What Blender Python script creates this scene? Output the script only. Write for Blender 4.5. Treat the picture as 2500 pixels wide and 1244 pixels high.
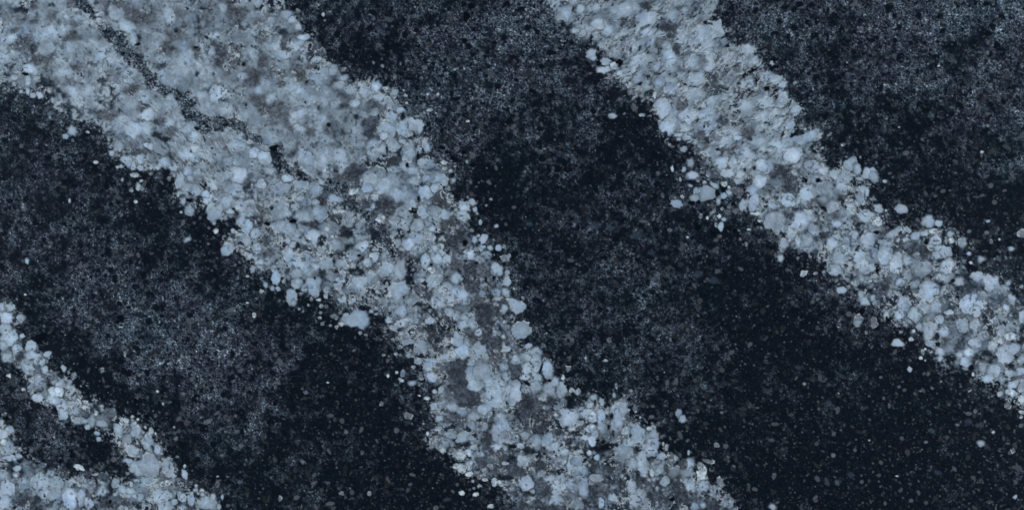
# A polished dark stone slab with pale quartz veins, seen straight on from above.
import bpy, math
import numpy as np

for o in list(bpy.data.objects):
    bpy.data.objects.remove(o)
scene = bpy.context.scene

# ---------------------------------------------------------------- camera
PX = 3.30 / 2500.0                    # metres per photograph pixel: the slab is 3.3 m wide
IW, IH = 2500.0, 1244.0
CAM_H = 4.6
cam_d = bpy.data.cameras.new("camera")
cam = bpy.data.objects.new("camera", cam_d)
scene.collection.objects.link(cam)
cam.location = (0, 0, CAM_H)
cam_d.sensor_width = 36.0
cam_d.lens = 36.0 * CAM_H / (IW * PX)
cam_d.clip_end = 100.0
scene.camera = cam

# ---------------------------------------------------------------- world, lamps, exposure
world = bpy.data.worlds.new("World")
scene.world = world
world.use_nodes = True
bg = world.node_tree.nodes["Background"]
bg.inputs[0].default_value = (0.42, 0.62, 0.95, 1)
bg.inputs[1].default_value = 0.10

def area(name, loc, target, size, power, col):
    d = bpy.data.lights.new(name, 'AREA')
    d.shape = 'RECTANGLE'; d.size, d.size_y = size; d.energy = power; d.color = col
    o = bpy.data.objects.new(name, d); scene.collection.objects.link(o)
    o.location = loc
    from mathutils import Vector
    o.rotation_euler = (Vector(target) - Vector(loc)).to_track_quat('-Z', 'Y').to_euler()
    return o
area("softbox_left", (-7.2, 0.8, 4.6), (0.3, 0.0, 0), (1.6, 6.0), 600, (0.68, 0.85, 1.0))
area("softbox_right", (7.2, -0.6, 4.6), (-0.3, 0, 0), (1.6, 6.0), 590, (0.68, 0.85, 1.0))
scene.view_settings.view_transform = 'Standard'
scene.view_settings.look = 'None'
scene.view_settings.exposure = 0.0
scene.view_settings.gamma = 1.0
scene.view_settings.use_curve_mapping = False
scene.render.engine = 'CYCLES'

# ---------------------------------------------------------------- noise helpers (photograph pixels as the unit)
F = np.float32
STEP = 1.5
MARG = 99.0
xs = np.arange(-MARG, IW + MARG + .1, STEP, dtype=F)
ys = np.arange(-MARG, IH + MARG + .1, STEP, dtype=F)
NX, NY = len(xs), len(ys)
X, Y = np.meshgrid(xs, ys)

def sm(a, b, v):
    t = np.clip((v - a) / (b - a), 0, 1)
    return t * t * (3 - 2 * t)

_tab = {}
def vnoise(x, y, seed):
    if seed not in _tab:
        _tab[seed] = np.random.default_rng(seed).random((256, 256)).astype(F)
    T = _tab[seed]
    xf = np.floor(x); yf = np.floor(y)
    u = (x - xf).astype(F); v = (y - yf).astype(F)
    xi = xf.astype(np.int32) & 255; yi = yf.astype(np.int32) & 255
    x1 = (xi + 1) & 255; y1 = (yi + 1) & 255
    u = u * u * (3 - 2 * u); v = v * v * (3 - 2 * v)
    a = T[yi, xi]; b = T[yi, x1]; c = T[y1, xi]; d = T[y1, x1]
    return a + (b - a) * u + (c - a + (a - b - c + d) * u) * v

def fbm(x, y, octv, seed, gain=.5):
    s = np.zeros_like(x); w = 1.0; t = 0
    for i in range(octv):
        s += w * vnoise(x * 2 ** i * 1.0 + 17.3 * i, y * 2 ** i + 31.7 * i, seed + i)
        t += w; w *= gain
    return s / t

def rot(x, y, deg, stretch):
    a = math.radians(deg); c, s = math.cos(a), math.sin(a)
    return (x * c + y * s) / stretch, (-x * s + y * c)

def worley(x, y, seed):
    rng = np.random.default_rng(seed)
    JX = rng.random((256, 256)).astype(F); JY = rng.random((256, 256)).astype(F)
    xi = np.floor(x).astype(np.int32); yi = np.floor(y).astype(np.int32)
    f1 = np.full(x.shape, 9, F); f2 = f1.copy()
    for dy in (-1, 0, 1):
        for dx in (-1, 0, 1):
            cx = xi + dx; cy = yi + dy
            px = cx + JX[cy & 255, cx & 255] - x
            py = cy + JY[cy & 255, cx & 255] - y
            d = np.sqrt(px * px + py * py).astype(F)
            f2 = np.minimum(f2, np.maximum(f1, d)); f1 = np.minimum(f1, d)
    return f1, f2

def discs(cell, seed, prob, rmin, rmax, power, soft, elong=.5, jag=None):
    """Rounded grains on a jittered lattice; prob(cx, cy) is the chance that a cell holds one."""
    rng = np.random.default_rng(seed)
    nx = int((IW + 2 * MARG) / cell) + 4; ny = int((IH + 2 * MARG) / cell) + 4
    gx, gy = np.meshgrid(np.arange(nx), np.arange(ny))
    CX = ((gx + rng.random((ny, nx))) * cell - MARG - cell).astype(F)
    CY = ((gy + rng.random((ny, nx))) * cell - MARG - cell).astype(F)
    ON = rng.random((ny, nx)) < prob(CX, CY)
    R = (rmin + (rmax - rmin) * rng.random((ny, nx)) ** power).astype(F)
    E = (1 + elong * rng.random((ny, nx)) ** 1.5).astype(F)
    A = rng.random((ny, nx)) * math.pi
    CA = np.cos(A).astype(F); SA = np.sin(A).astype(F)
    V = rng.random((ny, nx)).astype(F)
    R = np.where(ON, R, -9).astype(F)
    xi = np.floor((X + MARG + cell) / cell).astype(np.int32)
    yi = np.floor((Y + MARG + cell) / cell).astype(np.int32)
    best = np.full(X.shape, -99, F); val = np.zeros_like(X)
    for dy in (-1, 0, 1):
        for dx in (-1, 0, 1):
            cx = np.clip(xi + dx, 0, nx - 1); cy = np.clip(yi + dy, 0, ny - 1)
            px = X - CX[cy, cx]; py = Y - CY[cy, cx]
            ca = CA[cy, cx]; sa = SA[cy, cx]; e = E[cy, cx]
            u = (px * ca + py * sa) / e; v = (-px * sa + py * ca) * e ** .5
            d = R[cy, cx] - np.sqrt(u * u + v * v)
            m = d > best
            best = np.where(m, d, best); val = np.where(m, V[cy, cx], val)
    if jag is not None:
        best = best + jag
    return sm(-soft, soft, best), val, best

def poly_sd(pts, x, y):
    """signed distance to a closed polygon, positive inside"""
    p = np.array(pts, F); q = np.roll(p, -1, 0)
    d2 = np.full(x.shape, 1e12, F); ins = np.zeros(x.shape, bool)
    for (ax, ay), (bx, by) in zip(p, q):
        ex, ey = bx - ax, by - ay
        t = np.clip(((x - ax) * ex + (y - ay) * ey) / (ex * ex + ey * ey + 1e-6), 0, 1)
        dx = x - ax - t * ex; dy = y - ay - t * ey
        d2 = np.minimum(d2, dx * dx + dy * dy)
        if ey != 0:
            ins ^= ((ay > y) != (by > y)) & (x < ex * (y - ay) / ey + ax)
    return np.where(ins, 1, -1) * np.sqrt(d2)

# ---------------------------------------------------------------- outlines of the veins
VA = [(-140,-140),(680,-140),(698,0),(700,35),(717,50),(735,70),(757,92),(775,108),(790,118),(782,145),(805,158),(822,165),(838,190),(850,200),(925,200),
 (935,215),(965,215),(960,240),(985,268),(970,285),(1003,285),(1025,295),(1031,318),(1005,332),(1040,345),(1050,370),(1062,395),(1085,420),(1090,440),(1082,457),
 (1102,478),(1120,497),(1135,492),(1150,497),(1150,535),(1148,565),(1165,600),(1185,605),(1200,625),(1215,650),(1222,672),(1238,690),(1240,715),(1245,745),(1245,780),(1255,815),
 (1265,840),(1285,862),(1300,852),(1316,848),(1325,872),(1345,890),(1353,915),(1382,942),(1400,975),(1420,985),(1440,975),(1460,985),(1482,1005),(1492,985),(1508,972),(1524,978),(1530,1005),(1545,1035),
 (1560,1032),(1575,1040),(1585,1060),(1597,1045),(1608,1070),(1622,1102),(1640,1110),(1662,1118),(1680,1116),(1695,1135),(1700,1150),(1712,1132),(1722,1150),(1730,1185),(1732,1200),(1748,1180),(1762,1195),(1782,1215),
 (1800,1244),(1850,1400),(1300,1400),(1268,1244),(1262,1215),(1235,1195),(1210,1170),(1178,1163),(1150,1158),(1118,1140),(1108,1120),(1072,1090),(1052,1082),(1045,1057),(1062,1050),(1070,1017),(1056,992),(1068,955),
 (1060,934),(1042,925),(1035,900),(1015,885),(995,862),(985,845),(975,820),(950,795),(948,775),(920,757),(900,740),(875,742),(840,742),(818,722),(800,705),(780,715),(750,710),(728,698),(712,690),(690,690),(668,672),(655,655),(642,650),(618,635),
 (600,625),(575,618),(548,600),(560,570),(590,560),(575,530),(545,535),(522,520),(500,505),(475,510),(455,485),(438,480),(428,430),(405,410),(380,408),(345,418),(320,405),(295,395),(285,375),(272,345),(250,310),(225,292),(200,297),(170,282),(150,270),(130,262),
 (122,232),(100,215),(75,220),(50,212),(30,202),(0,198),(-140,190)]
GASH = [(165,-140),(170,0),(180,22),(215,40),(222,75),(268,110),(300,145),(335,178),(358,215),(395,240),(432,268),(450,295),(495,322),(550,318),(590,335),(628,352),(648,362),(667,395),(690,425),(728,440),(765,440),(785,452),
 (790,475),(808,500),(865,525),(905,560),(935,600),(972,640),(990,690),(1010,712),(1040,750),(1052,758),(1048,740),(1035,712),(1012,667),(1002,632),(965,590),(948,542),(905,515),(878,490),(862,450),(838,432),(790,436),(750,421),(705,388),
 (688,355),(655,345),(620,322),(595,297),(520,285),(495,270),(470,248),(462,218),(425,212),(388,188),(350,150),(318,105),(300,80),(265,65),(232,25),(226,0),(222,-140)]
VB = [(1300,-140),(1335,0),(1352,30),(1358,55),(1380,52),(1395,68),(1415,90),(1448,90),(1462,112),(1490,135),(1512,152),(1500,165),(1480,190),(1510,190),(1530,212),(1555,240),(1590,232),(1600,262),(1602,300),(1612,322),(1632,336),(1660,325),(1680,350),(1720,372),
 (1742,400),(1755,415),(1780,435),(1815,440),(1822,470),(1805,508),(1830,500),(1852,520),(1868,545),(1885,572),(1905,575),(1905,605),(1925,612),(1950,608),(1985,625),(2015,640),(2022,660),(2052,672),(2080,695),(2102,715),(2128,735),(2150,748),(2165,772),(2205,785),(2232,790),
 (2245,815),(2262,830),(2290,852),(2305,880),(2325,870),(2345,890),(2358,900),(2385,912),(2410,932),(2430,925),(2440,945),(2442,970),(2470,980),(2490,990),(2640,1060),(2640,700),(2500,745),(2478,720),(2450,690),(2440,682),(2415,665),(2390,670),(2362,660),(2340,640),
 (2325,645),(2318,625),(2322,605),(2320,592),(2358,602),(2355,582),(2328,568),(2318,575),(2305,560),(2280,565),(2250,562),(2222,575),(2200,555),(2170,572),(2152,560),(2150,530),(2112,508),(2122,490),(2118,460),(2085,455),(2078,440),(2100,432),(2098,405),(2078,388),(2060,400),
 (2050,415),(2020,412),(2005,385),(1975,362),(2003,335),(2005,318),(1985,322),(1935,335),(1938,300),(1953,265),(1942,250),(1925,240),(1915,222),(1918,200),(1892,178),(1870,172),(1855,150),(1842,130),(1842,108),(1815,112),(1800,118),(1778,100),(1765,72),(1745,60),(1730,50),(1745,20),(1755,0),(1800,-140)]
VC = [(-140,690),(0,732),(20,735),(32,745),(35,765),(50,768),(60,780),(55,790),(38,795),(48,820),(60,835),(82,832),(98,852),(105,862),(125,860),(112,885),(118,905),(150,915),(168,922),(182,945),(198,955),(202,975),(232,985),(258,995),(268,995),(285,1015),(305,1018),(325,1020),(340,1035),(345,1050),
 (370,1042),(378,1072),(392,1097),(395,1125),(415,1118),(428,1150),(425,1168),(445,1175),(462,1195),(500,1200),(528,1212),(535,1244),(545,1400),(-140,1400),(-140,1000),(0,1024),(18,1035),(35,1058),(38,1085),(52,1115),(75,1125),(100,1130),(130,1150),(145,1168),(175,1168),(200,1158),(240,1172),(275,1165),
 (300,1180),(330,1175),(332,1158),(318,1140),(310,1122),(302,1095),(290,1078),(272,1060),(252,1048),(232,1045),(215,1040),(190,1030),(160,1030),(142,1008),(135,990),(110,985),(78,972),(65,942),(55,905),(30,890),(12,875),(0,862),(-140,840)]

JA = (fbm(X / 22, Y / 22, 4, 11) - .5) * 2
JB = (fbm(X / 6, Y / 6, 2, 21) - .5) * 2
gsd = poly_sd(GASH, X, Y)
sdA = np.minimum(poly_sd(VA, X, Y), -gsd + 3 + (fbm(X / 26, Y / 26, 3, 31) - .5) * 34); sdB = poly_sd(VB, X, Y); sdC = poly_sd(VC, X, Y)
SD = np.maximum(np.maximum(sdA, sdB), sdC)
VEIN_ID = np.argmax(np.stack([sdA, sdB, sdC]), 0) + 1


def at(field, x, y):
    i = int(min(max((x + MARG) / STEP, 0), NX - 1)); j = int(min(max((y + MARG) / STEP, 0), NY - 1))
    return field[j, i]

# ---------------------------------------------------------------- dark ground of the stone
DM = np.array([
 [5,5,5,5,5,5,5,4,5,5,6,4,8,7,6,6,6,6,6,6,5,6,7,7,7],
 [5,5,6,6,5,5,5,4,3,3,6,6,7,6,4,4,5,6,5,5,4,5,6,3,6],
 [5,4,6,6,6,6,5,4,6,6,6,5,5,5,4,3,3,4,3,6,3,3,5,4,6],
 [4,4,3,5,6,6,6,6,5,5,5,4,4,4,5,2,3,5,5,4,3,4,3,3,7],
 [5,5,4,3,2,4,5,6,6,6,4,3,2,3,2,3,5,5,5,5,3,5,2,3,2],
 [5,5,4,3,3,3,5,5,5,5,5,2,3,4.5,4.5,4,3,3,5,5,4,5,3,2,2],
 [4,4,5,4,4,3,4,5,5,5,5,3.5,4.5,3.5,4.5,4.5,3.5,2,3,3,5,5,4,4,4],
 [3,5,6,6,6,5,3,2,5,5,5,5,4.5,4,4,5,3.5,2,2,2,4,5,5,5,5],
 [4,3,6,7,7,7,5,2,2,4,5,5,5,4.5,4,4.5,5.5,4,2,2,2,2,4,5,5],
 [5,2,2,3,5,6,5,3,2,2,4,5,5,3.5,3.5,4.5,5,4,3,3,4,2,1,2,4],
 [5,5,3,2,4,5,4,2,3,2,3,4,5,4,4,3,1,2,2,1,1,1,1,1,1],
 [4,5,4,3,2,2,3,4,2,2,2,1,2,4,4,4,3,2,2,1,2,1,2,2,2],
 [5,5,4,4,3,4,3,4,3,2,1,2,4,4,4,4,4,3,1,2,2,1,2,3,3]], F) / 9.0
def dmap(x, y):
    wx = x + (vnoise(x / 70, y / 70, 301) - .5) * 110 + (vnoise(x / 24, y / 24, 303) - .5) * 70; wy = y + (vnoise(x / 70, y / 70, 302) - .5) * 110 + (vnoise(x / 24, y / 24, 304) - .5) * 70
    u = np.clip((wx - 50) / 100, 0, 23.999); v = np.clip((wy - 50) / 100, 0, 11.999)
    i = u.astype(int); j = v.astype(int); u = u - i; v = v - j
    u = u * u * (3 - 2 * u); v = v * v * (3 - 2 * v)
    return (DM[j, i] * (1 - u) + DM[j, i + 1] * u) * (1 - v) + (DM[j + 1, i] * (1 - u) + DM[j + 1, i + 1] * u) * v
D = dmap(X, Y).astype(F)
dens = .02 + .92 * D + .55 * (fbm(X / 48, Y / 48, 3, 41) - .5) + .60 * (fbm(X / 14, Y / 14, 2, 51) - .5) + .25 * (vnoise(X / 6, Y / 6, 57) - .5)
dens += .30 * sm(-4, 8, gsd)
a_l = np.maximum(sm(.12, .90, dens), .07)
wx = X + (vnoise(X / 5, Y / 5, 61) - .5) * 5; wy = Y + (vnoise(X / 5, Y / 5, 62) - .5) * 5
f1, f2 = worley(wx / 7.5, wy / 7.5, 71)
lace = np.exp(-((f2 - f1) / .16) ** 2) * sm(.30, .75, fbm(X / 9, Y / 9, 2, 81))
f1, f2 = worley(wx / 13 + 9, wy / 13 + 3, 72)
lace = np.maximum(lace, .8 * np.exp(-((f2 - f1) / .10) ** 2) * sm(.35, .7, vnoise(X / 12, Y / 12, 83)))
spk = vnoise(X / 1.9, Y / 1.9, 91) ** 3 * .80 + vnoise(X / 2.8, Y / 2.8, 92) ** 5 * 1.0
S0 = fbm(X / 10, Y / 10, 2, 95)
blk, _, _ = discs(24, 101, lambda x, y: .5 + 0 * x, 2.5, 8.5, 2.0, 1.2, .5, JB * 2.5 + (S0 - .5) * 6)
blk2, _, _ = discs(11, 102, lambda x, y: .45 + 0 * x, 1.5, 4.5, 1.4, .9, .5)
clear = (1 - .95 * blk) * (1 - .8 * blk2)
tint = fbm(X / 90, Y / 90, 3, 111)
base = np.stack([12 + 2 * (tint - .5) * 2, 19 + 1.0 * (.5 - tint) * 2, 28 + 0 * tint], -1).astype(F)
C = base + (a_l * clear * (lace * .90 + .03))[..., None] * np.array([74, 83, 93], F)
C += (a_l * clear * spk * 1.30)[..., None] * np.array([90, 95, 100], F)
hz = sm(.45, .95, D + (fbm(X / 60, Y / 60, 3, 121) - .5) * .8) * (1 - blk * .8)
C += (hz * 5)[..., None] * np.array([.9, 1.15, 1.35], F)
grs = lambda x, y: np.clip(.15 + .30 * x / 2500 + .42 * y / 1244, 0, 1)
g1, v1, _ = discs(7.5, 131, lambda x, y: grs(x, y) * .75, .5, 3.0, 2.6, .9, .8)
g2, v2, _ = discs(17, 132, lambda x, y: grs(x, y) * .6, 1.2, 5.4, 2.4, 1.1, 1.0, JB * .8)
g3, v3, _ = discs(34, 133, lambda x, y: grs(x, y) * .5, 3.0, 7.2, 1.8, 1.2, .8, JB * 1.2)
for g, v in ((g1, v1), (g2, v2), (g3, v3)):
    tone = (32 + 56 * v ** 1.5)[..., None] * np.array([.94, 1.0, 1.12], F)
    C = C * (1 - g[..., None] * .85) + tone * g[..., None] * .85
# small glints
sp1, sv, _ = discs(15, 141, lambda x, y: .10 + .30 * dmap(x, y), .5, 1.7, 2.5, .8, .6)
C += (sp1 * (40 + 95 * sv ** 4))[..., None] * np.array([.92, 1, 1.06], F)

# ---------------------------------------------------------------- flow of the streaks: "/" in the upper right vein, "\" in the left one
def bump(cx, cy, rx, ry, deg=0):
    u, v = rot(X - cx, Y - cy, deg, 1)
    return np.exp(-((u / rx) ** 2 + (v / ry) ** 2))
flowB = np.clip(bump(1600, 120, 330, 170, 35) + bump(1850, 260, 190, 150), 0, 1)
flowA = np.clip(bump(440, 350, 170, 80, 35) + .5 * bump(560, 310, 120, 60), 0, 1)
smooth_w = np.clip(1.2 * bump(330, 130, 520, 230, 28) + .8 * bump(800, 310, 170, 120, 40), 0, 1)
def streak_noise(sc, octv, seed, st=4.2):
    iso = fbm(X / sc, Y / sc, octv, seed)
    u, v = rot(X + 8 * JA, Y + 8 * JA, -36, 1 + (st - 1) * .62); nb = fbm(u / sc * 1.35, v / sc * 1.35, octv, seed + 7)
    u, v = rot(X + 8 * JA, Y - 8 * JA, 46, 1 + (st - 1) * .62); na = fbm(u / sc * 1.35, v / sc * 1.35, octv, seed + 13)
    wb = .85 * sm(.25, .6, flowB); wa = .85 * sm(.25, .6, flowA) * (1 - wb)
    return iso * (1 - wa - wb) + nb * wb + na * wa
S1 = streak_noise(13, 3, 151)
S2 = streak_noise(5, 3, 171)
S3 = streak_noise(30, 3, 191, 2.5)
M = SD + JA * 8 + JB * 2 + (S2 - .5) * 10 + (S1 - .5) * 10


SMOKE = np.zeros_like(X)
for q in ((1115,560,40,45),(1108,600,30,55),(1170,665,55,45),(1160,720,35,70),(1190,770,65,45),(1230,850,45,60),(1090,830,50,40),(1115,905,60,45),(1075,915,45,40),(1130,960,55,40),
          (1265,900,35,60),(1290,990,50,50),(1320,1035,40,45),(1110,1020,55,30),(1195,1080,22,60),(1190,1140,50,28),(1260,1150,45,30),(1340,1170,50,45),(1300,1225,80,25),(1420,1225,90,25),
          (1500,1180,50,35),(1570,1180,45,30),(1650,1180,50,40),(1700,1220,80,30),(1770,1225,60,30),(1480,1140,40,30),(950,500,60,35),(985,535,50,25),(870,430,35,40),(900,300,28,40),(330,30,55,25),
          (470,60,50,40),(560,30,45,35),(530,130,30,40),(620,190,50,25),(680,270,50,25),(2150,710,35,30),(2245,605,50,22),(2440,745,50,25),(1910,455,45,35),(1925,430,40,30),(1740,200,45,35),(1300,1060,50,40),(65,1215,45,22),(290,1225,50,15)):
    SMOKE = np.maximum(SMOKE, bump(*q))
SMOKE = sm(.25, .75, SMOKE + .5 * (S3 - .5) + .35 * (S1 - .5))
# ---------------------------------------------------------------- vein matrix
K3 = lambda *c: np.array(c, F)
PALE, PGREY = K3(134, 153, 173), K3(112, 126, 142)
def mix(a, b, t):
    return a * (1 - t[..., None]) + b * t[..., None]
vm = sm(-2.0, 3.0, M)
vb = mix(K3(36, 47, 61), K3(127, 144, 161), sm(.35, .64, S1 * .6 + S3 * .4 + smooth_w * .15 + flowB * .20 + flowA * .13))
vb = mix(vb, np.broadcast_to(K3(22, 31, 43), vb.shape), (1 - smooth_w * .9) * sm(.54, .70, 1 - S2) * .9)
vb = mix(vb, K3(82, 93, 108) * (1 + 1.4 * (S2[..., None] - .5)), SMOKE * .85)
vb *= (1 + .30 * (S2 - .5))[..., None]
C = mix(C, vb, vm)
COV = vm.copy()
OWN = np.zeros(X.shape, np.int32)
NB1 = (fbm(X / 16, Y / 16, 3, 201) - .5) * 2
NB2 = (fbm(X / 34, Y / 34, 2, 211) - .5) * 2
FIB = streak_noise(4.0, 3, 221, 3.0)

# ---------------------------------------------------------------- splat one inclusion (a pebble, a smoky patch, a black grain)
rs = np.random.default_rng(7)
def splat(kind, cx, cy, rx, ry, ang=0.0, alpha=1.0, own=0, fill=False):
    R = max(rx, ry) * 1.45 + 8
    i0 = int((cx - R + MARG) / STEP); i1 = int((cx + R + MARG) / STEP) + 1
    j0 = int((cy - R + MARG) / STEP); j1 = int((cy + R + MARG) / STEP) + 1
    i0 = max(i0, 0); j0 = max(j0, 0); i1 = min(i1, NX); j1 = min(j1, NY)
    if i1 <= i0 or j1 <= j0: return
    s = (slice(j0, j1), slice(i0, i1))
    a = math.radians(ang); ca, sa = math.cos(a), math.sin(a)
    px = X[s] - cx; py = Y[s] - cy
    rm = math.sqrt(rx * ry)
    jg = min(rm * .26, 6.0) if fill else min(rm * .19, 4.5)
    px = px + JA[s] * jg * 1.5 + JB[s] * jg * .5; py = py + NB1[s] * jg * 1.5 - JB[s] * jg * .4
    fd = (S2[s] - .5) * 16 * min(1, rm / 8)
    px = px + fd * (.8 * flowB[s] + .6 * flowA[s]); py = py + fd * (-.62 * flowB[s] + .7 * flowA[s])
    u = (px * ca + py * sa) / rx; v = (-px * sa + py * ca) / ry
    r = np.sqrt(u * u + v * v); th = np.arctan2(v, u)
    w = 1.0
    for k in (2, 3, 4, 5, 7, 9):
        w = w + rs.normal() * ((.14 if fill else .12) / k ** .6) * np.cos(k * th + rs.random() * 6.283)
    d = (r / w - 1) * rm                                  # distance outside the rim, in pixels
    c = C[s]
    core = np.clip(1 - r * r, 0, 1)
    if kind in 'pbswmn':
        if kind == 'p':  col = PALE * (rs.uniform(.80, 1.03) if fill else rs.uniform(.93, 1.06)); soft = rs.choice([1.2, 2.2, 4.5]) * (2.2 if fill else 1); rim = 0 if fill else rs.choice([0, .3, .8])
        if kind == 'b':  col = K3(140, 157, 178) * (rs.uniform(.80, 1.03) if fill else rs.uniform(.93, 1.08)); soft = rs.choice([1.2, 2.4, 4.5]); rim = rs.choice([0, .2, .5])
        if kind == 's':  col = PALE * (rs.uniform(.82, 1.02) if fill else rs.uniform(.97, 1.08)); soft = rs.uniform(4, 8); rim = 0; alpha = alpha * .85
        if kind == 'w':  col = K3(148, 163, 177) * rs.uniform(.92, 1.08); soft = .9; rim = .8
        if kind == 'm':  col = K3(102, 113, 126) * rs.uniform(.9, 1.1); soft = 1.1; rim = .9
        if kind == 'n':  col = K3(58, 72, 92); soft = 3.0; rim = 0; alpha = alpha * .5
        soft = min(soft, rm * .45 + .3)
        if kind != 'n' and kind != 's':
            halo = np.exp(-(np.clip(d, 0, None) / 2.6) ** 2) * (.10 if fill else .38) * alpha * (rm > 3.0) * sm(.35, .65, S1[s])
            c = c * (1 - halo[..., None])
        al = sm(soft, -soft, d) * alpha
        al = np.where(d < 0, np.maximum(al, 0), al)
        tex = 1 + .05 * NB2[s] + .035 * NB1[s] + .11 * (core - .4) + .02 * JB[s]
        if kind in 'wm':
            tex = tex + .55 * (S2[s] - .5) + .20 * JB[s]
        cc = col * tex[..., None]
        bl = sm(.1, .8, NB2[s] * np.float32(rs.choice([-1, 1])) + .2)
        cc = cc + (bl * 6)[..., None] * K3(-.8, -.1, 1.0)
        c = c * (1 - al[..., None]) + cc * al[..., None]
        if rim > 0:
            ph = rs.random() * 6.283
            seg = sm(.42, .62, fbm(px / 7 + cx, py / 7 + cy, 2, 231)) * (.2 + .8 * sm(-.2, .7, np.cos(th - ph)))
            rl = np.exp(-((d + .6) / 1.15) ** 2) * seg * rim * alpha * min(1, rm / 5)
            c = c * (1 - rl[..., None]) + K3(186, 202, 216) * rl[..., None]
        COV[s] = np.maximum(COV[s], (al > .5) * .9)
        if own:
            OWN[s] = np.where((al > .45), own, OWN[s])
    elif kind in 'gkK':
        col = {'g': K3(82, 90, 102), 'k': K3(84, 93, 106), 'K': K3(66, 76, 90)}[kind] * rs.uniform(.93, 1.08)
        soft = {'g': 1.4, 'k': 6.0, 'K': 3.2}[kind]
        soft = min(soft, rm * .4 + .3)
        al = sm(soft, -soft, d + (0 if kind == 'g' else 5 * NB1[s] + 2.5 * JB[s])) * alpha * {'g': .9, 'k': .86, 'K': .92}[kind]
        fib = FIB[s] - .5
        cc = col * (1 + 1.0 * fib + .18 * NB1[s])[..., None]
        c = c * (1 - al[..., None]) + cc * al[..., None]
    else:
        col = K3(10, 15, 23) if kind == 'x' else K3(17, 24, 34)
        soft = 1.2 if kind == 'x' else 3.0
        soft = min(soft, rm * .4 + .3)
        al = sm(soft, -soft, d + (0 if kind == 'x' else 5 * NB1[s] + 3 * JB[s])) * alpha * (.95 if kind == 'x' else .8)
        c = c * (1 - al[..., None]) + col * al[..., None]
    C[s] = c

# ---------------------------------------------------------------- untraced filling pebbles inside the veins
def scatter(n, kinds, rlo, rhi, cond, alpha=1.0, pw=1.6):
    k = 0; t = 0
    while k < n and t < n * 40:
        t += 1
        x = rs.uniform(-90, IW + 90); y = rs.uniform(-90, IH + 90)
        m = at(M, x, y); r = rlo + (rhi - rlo) * rs.random() ** pw
        if not cond(x, y, m, r): continue
        fb = at(flowB, x, y); fa = at(flowA, x, y)
        if at(SMOKE, x, y) > .4 and rs.random() < .6: continue
        ang, e = (rs.uniform(0, 180), rs.uniform(1, 1.35))
        if fb > .35: ang, e = rs.uniform(-55, -25), rs.uniform(1.2, 2.0)
        elif fa > .35: ang, e = rs.uniform(30, 60), rs.uniform(1.2, 2.0)
        kd = kinds[int(rs.integers(len(kinds)))]
        if at(smooth_w, x, y) > .45 and kd in 'pb' and rs.random() < .6: kd = 's'
        splat(kd, x, y, r * e ** .6, r / e ** .4, ang, alpha * rs.uniform(.55, 1), fill=True)
        k += 1
scatter(900, 'pppsss', 7, 24, lambda x, y, m, r: m > r * .7, .9)
scatter(420, 'pppbmw', 3, 9, lambda x, y, m, r: m > 1 and (at(smooth_w, x, y) < .4 or rs.random() < .3), .85)
scatter(260, 'kkg', 6, 20, lambda x, y, m, r: m > 10, .55)
# crumbs along the ragged edges and just outside them
scatter(620, 'pmwmggn', 1.3, 5.0, lambda x, y, m, r: -34 < m < 3 and rs.random() < math.exp(min(m, 0) / 13), 1.0, 1.8)
scatter(260, 'mmggw', 1.5, 5.0, lambda x, y, m, r: -75 < m < -8 and rs.random() < .5, .8, 2.0)

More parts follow.
